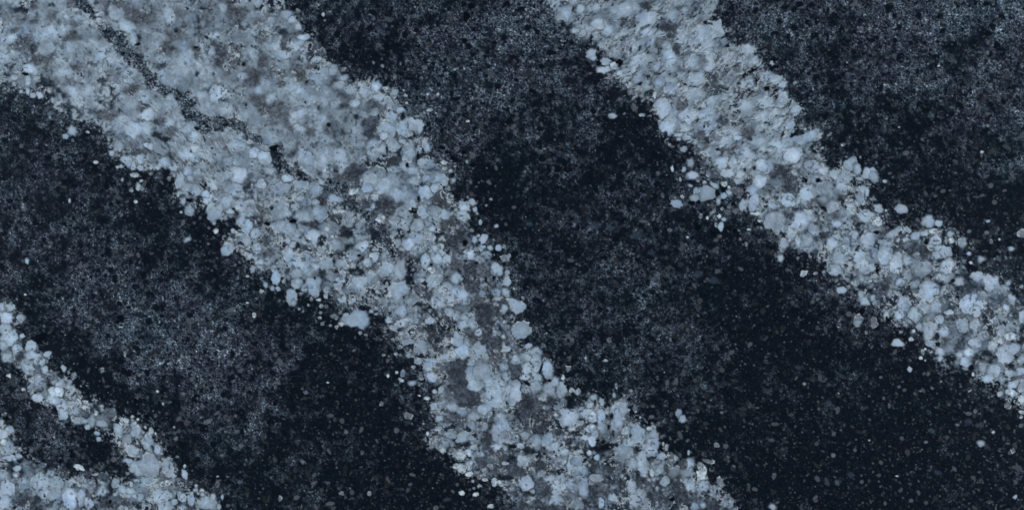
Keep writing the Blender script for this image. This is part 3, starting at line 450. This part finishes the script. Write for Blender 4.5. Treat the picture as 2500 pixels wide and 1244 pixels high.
(1250, 800, """K 50 430 50 70;K 130 800 100 120;K 260 960 75 95;K 260 800 60 60;K 410 750 50 35;K 400 850 50 30;K 490 1040 70 45;K 560 1130 50 60;K 690 1170 70 50;g 40 210 40 30;g 110 240 30 15;g 340 900 30 50;g 690 1030 25 20;
p 245 250 60 60;p 250 360 60 85;p 155 305 35 35;p 155 410 55 65;b 360 420 65 90 -5;p 240 500 60 50;p 240 600 65 60;b 380 620 60 75;b 500 630 55 75;p 430 545 40 45;p 90 30 110 80;b 165 180 35 25;p 45 330 50 45;p 130 500 50 30;b 40 640 60 110;b 570 900 105 95;p 690 960 30 30;p 765 850 55 85 15;w 815 905 45 55;
p 830 700 35 30 -30;p 905 890 45 70;p 915 1000 50 60;p 910 740 28 40;b 1080 850 80 90;b 1060 980 70 80;w 1090 750 50 40;b 1130 820 40 80;p 1275 1060 70 105 -10;b 1430 1110 60 110;b 1380 1200 70 60;w 605 630 30 28;m 665 650 30 35;w 515 500 18 28;m 570 415 25 30;w 945 330 28 14;w 745 303 10 14;m 1245 820 22 38;w 1300 905 12 12;
g 985 120 25 28;g 610 115 22 22;m 1055 585 14 30;p 1035 675 16 25;m 525 740 35 30;w 800 1010 50 40;w 610 1030 45 30;b 745 1110 45 28;b 810 1140 40 60;p 840 1070 40 30;p 1160 1180 70 60;p 1150 1040 50 30 -35;p 1075 1120 50 20 -35;p 240 1130 60 70;p 370 1120 60 60;w 1530 1170 12 22;w 1565 1200 20 30;w 1395 1020 35 20;
w 450 870 20 25;p 325 690 30 35;n 1180 930 25 35;w 280 700 25 25;x 378 530 20 16;x 295 410 12 60 20;D 640 1060 60 35;x 1010 880 22 28;x 865 1130 22 18;x 925 1150 25 18;x 935 685 32 35;D 600 740 50 70;x 200 940 15 70;x 1255 890 35 25;x 980 1000 14 25;D 840 770 15 40;x 1025 1060 12 35;x 150 560 50 12 30;D 410 255 20 20;D 930 1210 70 30"""),
(1400, 944, """K 700 980 100 60;K 870 980 50 70;K 1080 1040 90 100;K 380 830 80 60;K 190 800 80 60;K 400 960 100 60;K 200 1080 60 90;K 830 1130 100 60;K 1000 1180 100 60;K 1150 1150 60 40;K 1420 1190 80 50;K 470 1060 60 60;k 320 1040 60 50;D 365 600 120 40 -15;
p 510 670 95 90 20;b 780 640 80 60;b 700 770 80 110;p 590 780 60 70;p 850 800 75 80;m 980 740 45 70;b 890 700 50 40;p 1020 850 60 60;p 1150 830 70 100 -10;b 1170 780 50 70;p 1180 930 40 25;g 1110 780 40 60;p 930 950 45 60;p 1190 1000 60 50;w 1300 880 55 85;p 1320 1000 60 60;m 1280 800 30 40;m 1370 750 60 22 15;
m 1440 1060 60 80 -15;m 1490 960 30 60 -20;m 1560 1160 60 60 -20;w 790 870 25 35;b 590 1010 45 70;b 660 1140 100 95;p 400 1110 45 45;b 110 1000 50 110;b 230 920 60 50;p 280 1170 30 60;s 60 850 80 90;p 1230 1210 40 40;p 1310 1200 30 30;m 940 1080 30 20;p 850 1030 20 25;m 290 870 15 15;p 240 710 30 35;p 440 540 60 25 -30;
w 940 610 18 30;w 908 570 10 18;b 1165 660 14 28;p 1065 262 35 42 -20;b 1105 322 38 38;g 1260 240 18 18;m 1450 585 28 25;p 35 750 60 60;g 1500 260 18 15;g 1375 200 10 12;g 800 190 20 16;g 790 300 25 20;
x 515 800 10 8;x 345 780 16 14;x 1000 1130 25 20;D 1380 880 26 80;D 1540 1050 40 50;D 640 620 40 30;x 900 640 40 16 45;x 1245 900 8 60;D 1610 1110 15 100 -25"""),
(0, 700, """K 130 600 50 20 -35;K 200 710 60 30;D 540 640 100 60;b 70 310 65 60 -20;p 15 200 30 50;p 105 200 45 45;p 215 320 38 45;p 60 430 70 60;p 90 520 100 65 -25;p 30 590 50 40;p 170 620 60 45 -30;p 60 710 50 50;p 310 600 60 55;b 350 710 90 65 25;p 430 760 30 40;p 280 810 70 70;b 365 955 80 75 -15;p 480 680 45 28 -25;
b 640 980 75 55;p 720 1040 40 40;b 375 1120 62 38 5;p 520 1140 50 40;w 550 1060 70 50;p 645 820 25 35 -30;p 450 840 35 40;w 90 895 25 20;m 750 1110 55 40;m 760 1170 45 40;w 870 1160 22 20;p 610 1190 45 60;p 225 495 22 25;m 650 1070 40 30;m 785 1050 18 18;p 480 1190 18 12;w 1265 680 12 32;g 710 355 20 20;g 912 312 24 22;
g 1125 560 14 18;g 1160 875 24 18;g 1410 890 18 18;m 1035 840 22 25;g 1590 1060 14 18;w 255 78 14 10;w 170 126 10 8;g 380 130 10 12;m 745 900 30 40;m 510 900 30 30;x 415 525 62 58;x 1230 310 35 30;D 1140 200 50 50;x 1190 350 30 20"""),
(0, 944, """K 200 925 35 25;K 240 1140 60 50;K 340 1160 80 60;k 1350 570 40 35;K 880 880 60 35;K 1040 910 60 40 20;k 900 1090 50 30;k 980 1040 50 40;K 1200 1160 120 60;K 1060 1180 60 40;K 1510 1210 75 50;n 560 670 35 30;g 100 305 16 20;g 785 590 18 14;g 425 520 18 14;
b 70 1050 90 110;b 60 1170 70 70;s 30 880 60 60;p 170 825 45 30;p 400 980 100 115;b 440 1070 60 60;p 510 880 42 48;p 565 980 70 90;p 540 1090 60 70;p 240 980 60 80;b 700 1130 75 110;b 820 1120 45 90;b 900 1170 50 60;p 70 620 75 65 -35;p 30 480 50 60;p 105 430 32 38;w 35 560 30 30;b 110 720 80 35;p 190 695 35 28;
p 620 190 60 100 -15;p 640 280 45 55;p 540 130 70 50;w 570 50 70 50;p 770 240 45 40;p 930 340 40 60;p 1030 370 55 35 5;p 885 400 30 30;p 855 340 45 30;p 780 340 40 35;w 975 260 25 25;w 865 155 22 22;w 855 210 22 22;m 1120 270 60 65 10;p 980 470 32 22 20;p 1000 525 25 25;p 1200 430 50 55;w 1240 350 25 40;w 1280 340 30 25;
p 1350 380 30 25;p 1375 450 60 55;p 1290 530 50 65 20;p 1340 645 65 50;p 1490 550 70 65;p 1500 500 40 50;w 1525 450 30 40;b 1600 630 40 55 -20;b 1510 800 120 125;p 1410 860 50 50;p 1300 745 55 25;m 1230 590 28 22;w 1340 300 16 16;w 1395 328 14 14;w 1470 405 16 16;w 1575 468 12 12;w 800 810 50 30 20;p 860 945 22 22;
p 1165 970 38 50;p 1240 1030 50 50;p 1310 1050 50 30;p 1385 945 45 22;w 1330 985 18 20;p 1600 1090 60 50;p 1500 950 80 40;s 1040 1060 50 50;b 1630 1200 50 50;w 965 885 35 14;m 810 930 40 30;m 430 790 40 30;p 1410 1110 50 40;p 1350 820 40 40;k 270 1180 30 30;
x 60 320 35 25;x 270 660 30 25;x 610 750 25 25;x 735 690 35 28;D 1230 920 40 30;x 1115 1160 15 20;x 455 1105 12 18;D 1470 300 40 30;x 30 760 60 8 5;D 190 750 30 20"""),
(200, 944, """K 1010 970 75 45 8;K 680 1210 90 50;K 1120 1220 70 40;b 880 830 62 110 -12;b 1040 885 28 50 -15;w 1040 800 14 20;p 1155 1000 14 22;p 1110 1130 42 70;p 1015 1110 45 55 -20;p 1270 1170 90 80;b 1325 1110 28 35;p 1420 1110 14 28;m 1150 1040 25 20;w 1215 1050 22 25;p 1220 1085 25 20;p 810 1100 100 70 -10;p 860 1210 80 50;
w 850 980 60 30;p 1030 1220 35 30;p 940 1160 35 30;p 880 725 20 20;g 940 785 18 28;w 1375 905 14 8;g 1375 980 22 35;g 1490 335 22 20;g 1555 290 18 12 30;g 1415 690 18 12;g 1180 680 12 10;g 825 475 18 15;w 820 168 10 12;w 765 45 14 14;p 1390 1210 20 35;g 1270 345 50 20 -20;g 1610 590 25 20;x 545 140 22 25;x 640 300 35 25;x 1155 85 22 18"""),
]
# lone inclusions out in the dark ground, straight in photograph pixels
LONE = """p 868 779 33 24 0;p 1262 747 19 17;p 1272 804 24 22;w 833 790 6 6;w 822 798 4 5;m 815 770 7 5;m 880 812 5 4;m 893 816 4 3;p 176 320 12 12.5;p 160 333 8 7.5;g 178 343 4 4;w 170 490 3 6;w 1962 668 10 7 -30;m 1992 667 5 4;p 2055 707 12 9 20;p 2037 659 16 15 30;m 2095 782 11 16 20;b 2395 1081 10 7;m 2473 1099 5 7;w 2479 1212 5 5;w 2425 1054 4 4;n 2291 1153 10 6;n 2275 1051 9 7;n 2364 1029 10 8;
g 2337 1036 6 4;w 2190 1161 4 2;w 2122 1074 3 2;b 1887 1236 9 8;g 1890 1161 5 8;n 2045 1175 9 7;g 2034 1111 6 6;n 2077 1159 8 8;g 2260 1078 5 4;w 2047 959 2.4 2;w 1964 936 4 4;m 2495 570 7 9;w 2397 371 4.5 3;g 2297 312 3 6;p 2412 540 6 3.5;w 2440 584 3 3;g 2410 129 5 5;w 2056 354 3 3;g 2107 282 4 4;w 2292 161 3 2;w 2195 310 3 2;
w 789 36 4 5;g 1022 91 5 5;m 932 984 5 6;m 997 1014 11 9;w 800 933 3 2;g 845 1054 5 5;g 884 1103 5 5;g 746 957 6 5;g 680 932 5 5;m 684 1216 5 6;m 834 1203 6 5;m 902 1204 5 6;n 692 892 8 6;n 720 897 8 6;m 739 1127 4 5;p 65 637 5 7;w 620 768 5 6;g 220 774 5 5;n 1292 547 9 6;n 1452 551 15 8;n 1490 554 9 5;n 1555 575 13 9;n 1590 617 11 5;
n 1410 540 7 5;n 1705 669 11 10;n 1742 684 11 9;n 1662 644 7 7;n 1595 878 9 6;x 1140 40 9 12;x 1150 15 8 8;x 1135 100 7 7"""
lone_sizes = {}
next_own = 10
traced = []
for x0, y0, txt in WIN:
    for e in txt.replace("\n", "").split(";"):
        q = e.split(); v = [float(t) for t in q[1:]]
        traced.append((q[0], x0 + v[0] * KZ, y0 + v[1] * KZ, v[2] * KZ, v[3] * KZ, v[4] if len(v) > 4 else 0.0))
for e in LONE.replace("\n", "").split(";"):
    q = e.split(); v = [float(t) for t in q[1:]]
    traced.append((q[0], v[0], v[1], v[2], v[3], v[4] if len(v) > 4 else 0.0))
for k, cx, cy, rx, ry, an in traced:
    own = 0
    if k in 'pbwm' and at(SD, cx, cy) < -max(rx, ry) * .8 and rx * ry > 18:
        own = next_own; next_own += 1
        lone_sizes[own] = (k, cx, cy, math.sqrt(rx * ry))
    splat(k, cx, cy, rx, ry, an, 1.0, own)

# parts of the veins are milky: the inclusions melt into one another there
def blur(a, n):
    for ax in (0, 1):
        c = np.cumsum(np.concatenate([np.repeat(a.take([0], ax), n + 1, ax), a, np.repeat(a.take([-1], ax), n, ax)], ax), ax, dtype=np.float64)
        m = a.shape[ax]
        a = ((c.take(range(2 * n + 1, 2 * n + 1 + m), ax) - c.take(range(0, m), ax)) / (2 * n + 1)).astype(F)
    return a
CB = blur(blur(C, 2), 2)
milky = sm(.42, .60, fbm(X / 55, Y / 55, 3, 351) + .12 * smooth_w) * sm(3, 14, M) * .35
C = mix(C, CB, milky)
C *= (1 + .08 * (streak_noise(4.5, 2, 371) - .5) * 2 * sm(0, 8, M))[..., None]
C *= (1 + .14 * (fbm(X / 18, Y / 18, 3, 363) - .5) * 2 * sm(0, 12, M))[..., None]
C *= (1 + .16 * (fbm(X / 42, Y / 42, 3, 361) - .5) * 2 * sm(0, 12, M))[..., None]

lm = C.mean(-1)
C *= (1 - sm(-4, 6, M) * .22 * (1 - sm(66, 128, lm)))[..., None]
C *= (1 + .05 * sm(132, 165, lm))[..., None]

# ---------------------------------------------------------------- silvery crackle, dark hair cracks and flecks over the veins
inside = sm(-12, 4, M)
patch = sm(.46, .64, fbm(X / 38, Y / 38, 3, 261) + .10 * flowB + .06 * flowA - .05 * smooth_w)
lum = C.mean(-1)
gy_, gx_ = np.gradient(blur(lum, 1))
rimline = sm(4.0, 10.0, np.hypot(gx_, gy_)) * sm(.50, .64, fbm(X / 8, Y / 8, 2, 381))
lum = lum / 150
gmask = sm(.50, .60, fbm(X / 52, Y / 52, 3, 391) - .16 * smooth_w - .12 * SMOKE + .03 * (flowB < .2))
gn = .5 * S2 + .5 * S1
gap = sm(.53, .585, 1 - gn - .16 * sm(.75, .98, lum / 1)) * gmask * inside * (1 - .75 * np.maximum(flowB, flowA))
C = mix(C, np.broadcast_to(K3(24, 33, 45), C.shape), gap * .88)
ggy, ggx = np.gradient(gap)
gedge = sm(.12, .32, np.hypot(ggx, ggy)) * sm(.44, .60, fbm(X / 7, Y / 7, 2, 401))
gapw = .35 + .65 * (1 - sm(.55, .95, lum))
rd = 1 - np.abs(2 * streak_noise(9, 4, 241, 3.6) - 1)
cr = sm(.93, .99, rd) * patch * inside * (.25 + .75 * np.maximum(flowB, flowA))
cr = np.clip(cr * .8 + rimline * (.03 + .62 * patch) * inside * (1 - .8 * np.maximum(flowA, flowB)) + gedge * .8 + sm(.60, .74, S2) * patch * inside * (.12 * gapw + .55 * flowB + .35 * flowA), 0, 1) * .85
C = mix(C, np.broadcast_to(K3(192, 207, 221), C.shape), cr)
fl = sm(.66, .76, streak_noise(6, 2, 281, 2.5)) * sm(.45, .6, fbm(X / 45, Y / 45, 2, 291)) * inside
C = mix(C, np.broadcast_to(K3(38, 46, 58), C.shape), fl * .55)
# silvery debris along the ragged edges
edge = np.exp(-((M + 6) / 15) ** 2)
deb = sm(.56, .72, fbm(X / 4.5, Y / 4.5, 3, 311)) * edge * sm(.42, .62, fbm(X / 26, Y / 26, 2, 321))
C = mix(C, np.broadcast_to(K3(158, 174, 190), C.shape), deb * .75)
C *= (1 + .05 * JB + .05 * (vnoise(X / 2, Y / 2, 331) - .5))[..., None]
vmask = sm(70, 120, C.mean(-1))[..., None]
C = np.clip(C * (1 - .085 * vmask), 4, 235)

# ---------------------------------------------------------------- picture tone -> surface colour (the light is bluish; both divided out)
LIGHT = np.array([.56, .70, .86], F)
GLOSS = np.array([.0020, .0030, .0045], F)
lin = np.where(C / 255 <= .04045, C / 255 / 12.92, ((C / 255 + .055) / 1.055) ** 2.4)
ALB = np.clip((lin - GLOSS) / LIGHT, .0015, .9).astype(F)

# ---------------------------------------------------------------- which part each little face belongs to
COVQ = np.maximum(COV, vm)
part = np.where((COVQ > .5) & (SD > -14), VEIN_ID, 0)
keep = sorted(lone_sizes, key=lambda k: -lone_sizes[k][3])[:70]
part = np.where((OWN > 0) & np.isin(OWN, keep) & (part == 0), OWN, part)
fp = part[:-1, :-1]

# ---------------------------------------------------------------- material
def stone_material():
    m = bpy.data.materials.new("polished_stone"); m.use_nodes = True
    nt = m.node_tree; N = nt.nodes; L = nt.links
    b = N["Principled BSDF"]
    at_ = N.new("ShaderNodeAttribute"); at_.attribute_name = "mineral"
    tc = N.new("ShaderNodeTexCoord")
    nz = N.new("ShaderNodeTexNoise"); nz.inputs["Scale"].default_value = 420; nz.inputs["Detail"].default_value = 3
    L.new(tc.outputs["Object"], nz.inputs["Vector"])
    mr = N.new("ShaderNodeMapRange"); mr.inputs["To Min"].default_value = .80; mr.inputs["To Max"].default_value = 1.20
    L.new(nz.outputs["Fac"], mr.inputs["Value"])
    mx = N.new("ShaderNodeVectorMath"); mx.operation = 'SCALE'
    L.new(at_.outputs["Color"], mx.inputs[0]); L.new(mr.outputs["Result"], mx.inputs["Scale"])
    L.new(mx.outputs["Vector"], b.inputs["Base Color"])
    n2 = N.new("ShaderNodeTexNoise"); n2.inputs["Scale"].default_value = 30
    L.new(tc.outputs["Object"], n2.inputs["Vector"])
    r2 = N.new("ShaderNodeMapRange"); r2.inputs["To Min"].default_value = .10; r2.inputs["To Max"].default_value = .15
    L.new(n2.outputs["Fac"], r2.inputs["Value"]); L.new(r2.outputs["Result"], b.inputs["Roughness"])
    return m
STONE = stone_material()

def core_material():
    m = bpy.data.materials.new("sawn_stone"); m.use_nodes = True
    nt = m.node_tree; b = nt.nodes["Principled BSDF"]
    v = nt.nodes.new("ShaderNodeTexVoronoi"); v.inputs["Scale"].default_value = 90
    r = nt.nodes.new("ShaderNodeValToRGB")
    r.color_ramp.elements[0].color = (.03, .035, .045, 1); r.color_ramp.elements[1].color = (.008, .01, .014, 1)
    nt.links.new(v.outputs["Distance"], r.inputs["Fac"]); nt.links.new(r.outputs["Color"], b.inputs["Base Color"])
    b.inputs["Roughness"].default_value = .6
    return m

# ---------------------------------------------------------------- objects
root = bpy.data.objects.new("stone_slab", None)
scene.collection.objects.link(root)
root["label"] = "polished black stone slab crossed by pale grey blue pebbly quartz veins"
root["category"] = "stone slab"
root["kind"] = "thing"
TH = .03
WX = ((X - IW / 2) * PX).ravel(); WY = ((IH / 2 - Y) * PX).ravel()
ALBF = ALB.reshape(-1, 3)
idx = np.arange(NX * NY).reshape(NY, NX)
Q = np.stack([idx[:-1, :-1], idx[1:, :-1], idx[1:, 1:], idx[:-1, 1:]], -1)

def sheet(name, mask, label=None):
    if name == "quartz_pebble":                          # keep the one connected piece
        m = mask.copy(); jj, ii = np.nonzero(m)
        if len(jj) == 0: return None
        c = int(np.argmin((jj - jj.mean()) ** 2 + (ii - ii.mean()) ** 2))
        grown = np.zeros_like(m); grown[jj[c], ii[c]] = True
        y_, x_ = slice(max(jj.min() - 1, 0), jj.max() + 2), slice(max(ii.min() - 1, 0), ii.max() + 2)
        g, mm = grown[y_, x_], m[y_, x_]
        while True:
            h = g.copy(); h[1:] |= g[:-1]; h[:-1] |= g[1:]; h[:, 1:] |= g[:, :-1]; h[:, :-1] |= g[:, 1:]; h &= mm
            if h.sum() == g.sum(): break
            g = h
        mask = np.zeros_like(m); mask[y_, x_] = g
        GROUND[m & ~mask] = True
    q = Q[mask]
    if len(q) == 0: return None
    u, inv = np.unique(q.ravel(), return_inverse=True)
    me = bpy.data.meshes.new(name)
    n = len(u)
    co = np.zeros((n, 3), F); co[:, 0] = WX[u]; co[:, 1] = WY[u]
    me.vertices.add(n); me.vertices.foreach_set("co", co.ravel())
    me.loops.add(len(inv)); me.loops.foreach_set("vertex_index", inv.astype(np.int32).ravel())
    me.polygons.add(len(q)); me.polygons.foreach_set("loop_start", np.arange(0, len(inv), 4, dtype=np.int32))
    me.update(calc_edges=True)
    a = me.attributes.new("mineral", 'FLOAT_COLOR', 'POINT')
    cc = np.ones((n, 4), F); cc[:, :3] = ALBF[u]
    a.data.foreach_set("color", cc.ravel())
    me.materials.append(STONE)
    o = bpy.data.objects.new(name, me); scene.collection.objects.link(o); o.parent = root
    if label: o["label"] = label
    return o

GROUND = fp == 0
for k in keep:
    sheet("quartz_pebble", fp == k)
sheet("dark_ground", GROUND, "near black ground flecked with fine grey lace and grains")
sheet("quartz_vein", fp == 1, "widest pale vein, forked at the upper left and narrowing to the bottom centre")
sheet("quartz_vein", fp == 2, "pale streaky vein running from the top right of centre to the right edge")
sheet("quartz_vein", fp == 3, "thin pale vein in the lower left corner")

# body of the slab under the polished face: a solid block with a small arris
import bmesh
bm = bmesh.new()
x0, x1 = float(WX.min()), float(WX.max()); y0, y1 = float(WY.min()), float(WY.max())
rings = [(-.0006, .0015), (-.0021, 0.0), (-TH + .0015, 0.0), (-TH, .0015)]
loops = []
for z, ins in rings:
    loops.append([bm.verts.new(p) for p in ((x0 + ins, y0 + ins, z), (x1 - ins, y0 + ins, z), (x1 - ins, y1 - ins, z), (x0 + ins, y1 - ins, z))])
for a, b in zip(loops, loops[1:]):
    for i in range(4):
        bm.faces.new((a[i], b[i], b[(i + 1) % 4], a[(i + 1) % 4]))
bm.faces.new(loops[0]); bm.faces.new(list(reversed(loops[-1])))
bmesh.ops.recalc_face_normals(bm, faces=bm.faces)
me = bpy.data.meshes.new("slab_body"); bm.to_mesh(me); bm.free()
me.materials.append(core_material())
o = bpy.data.objects.new("slab_body", me); scene.collection.objects.link(o); o.parent = root
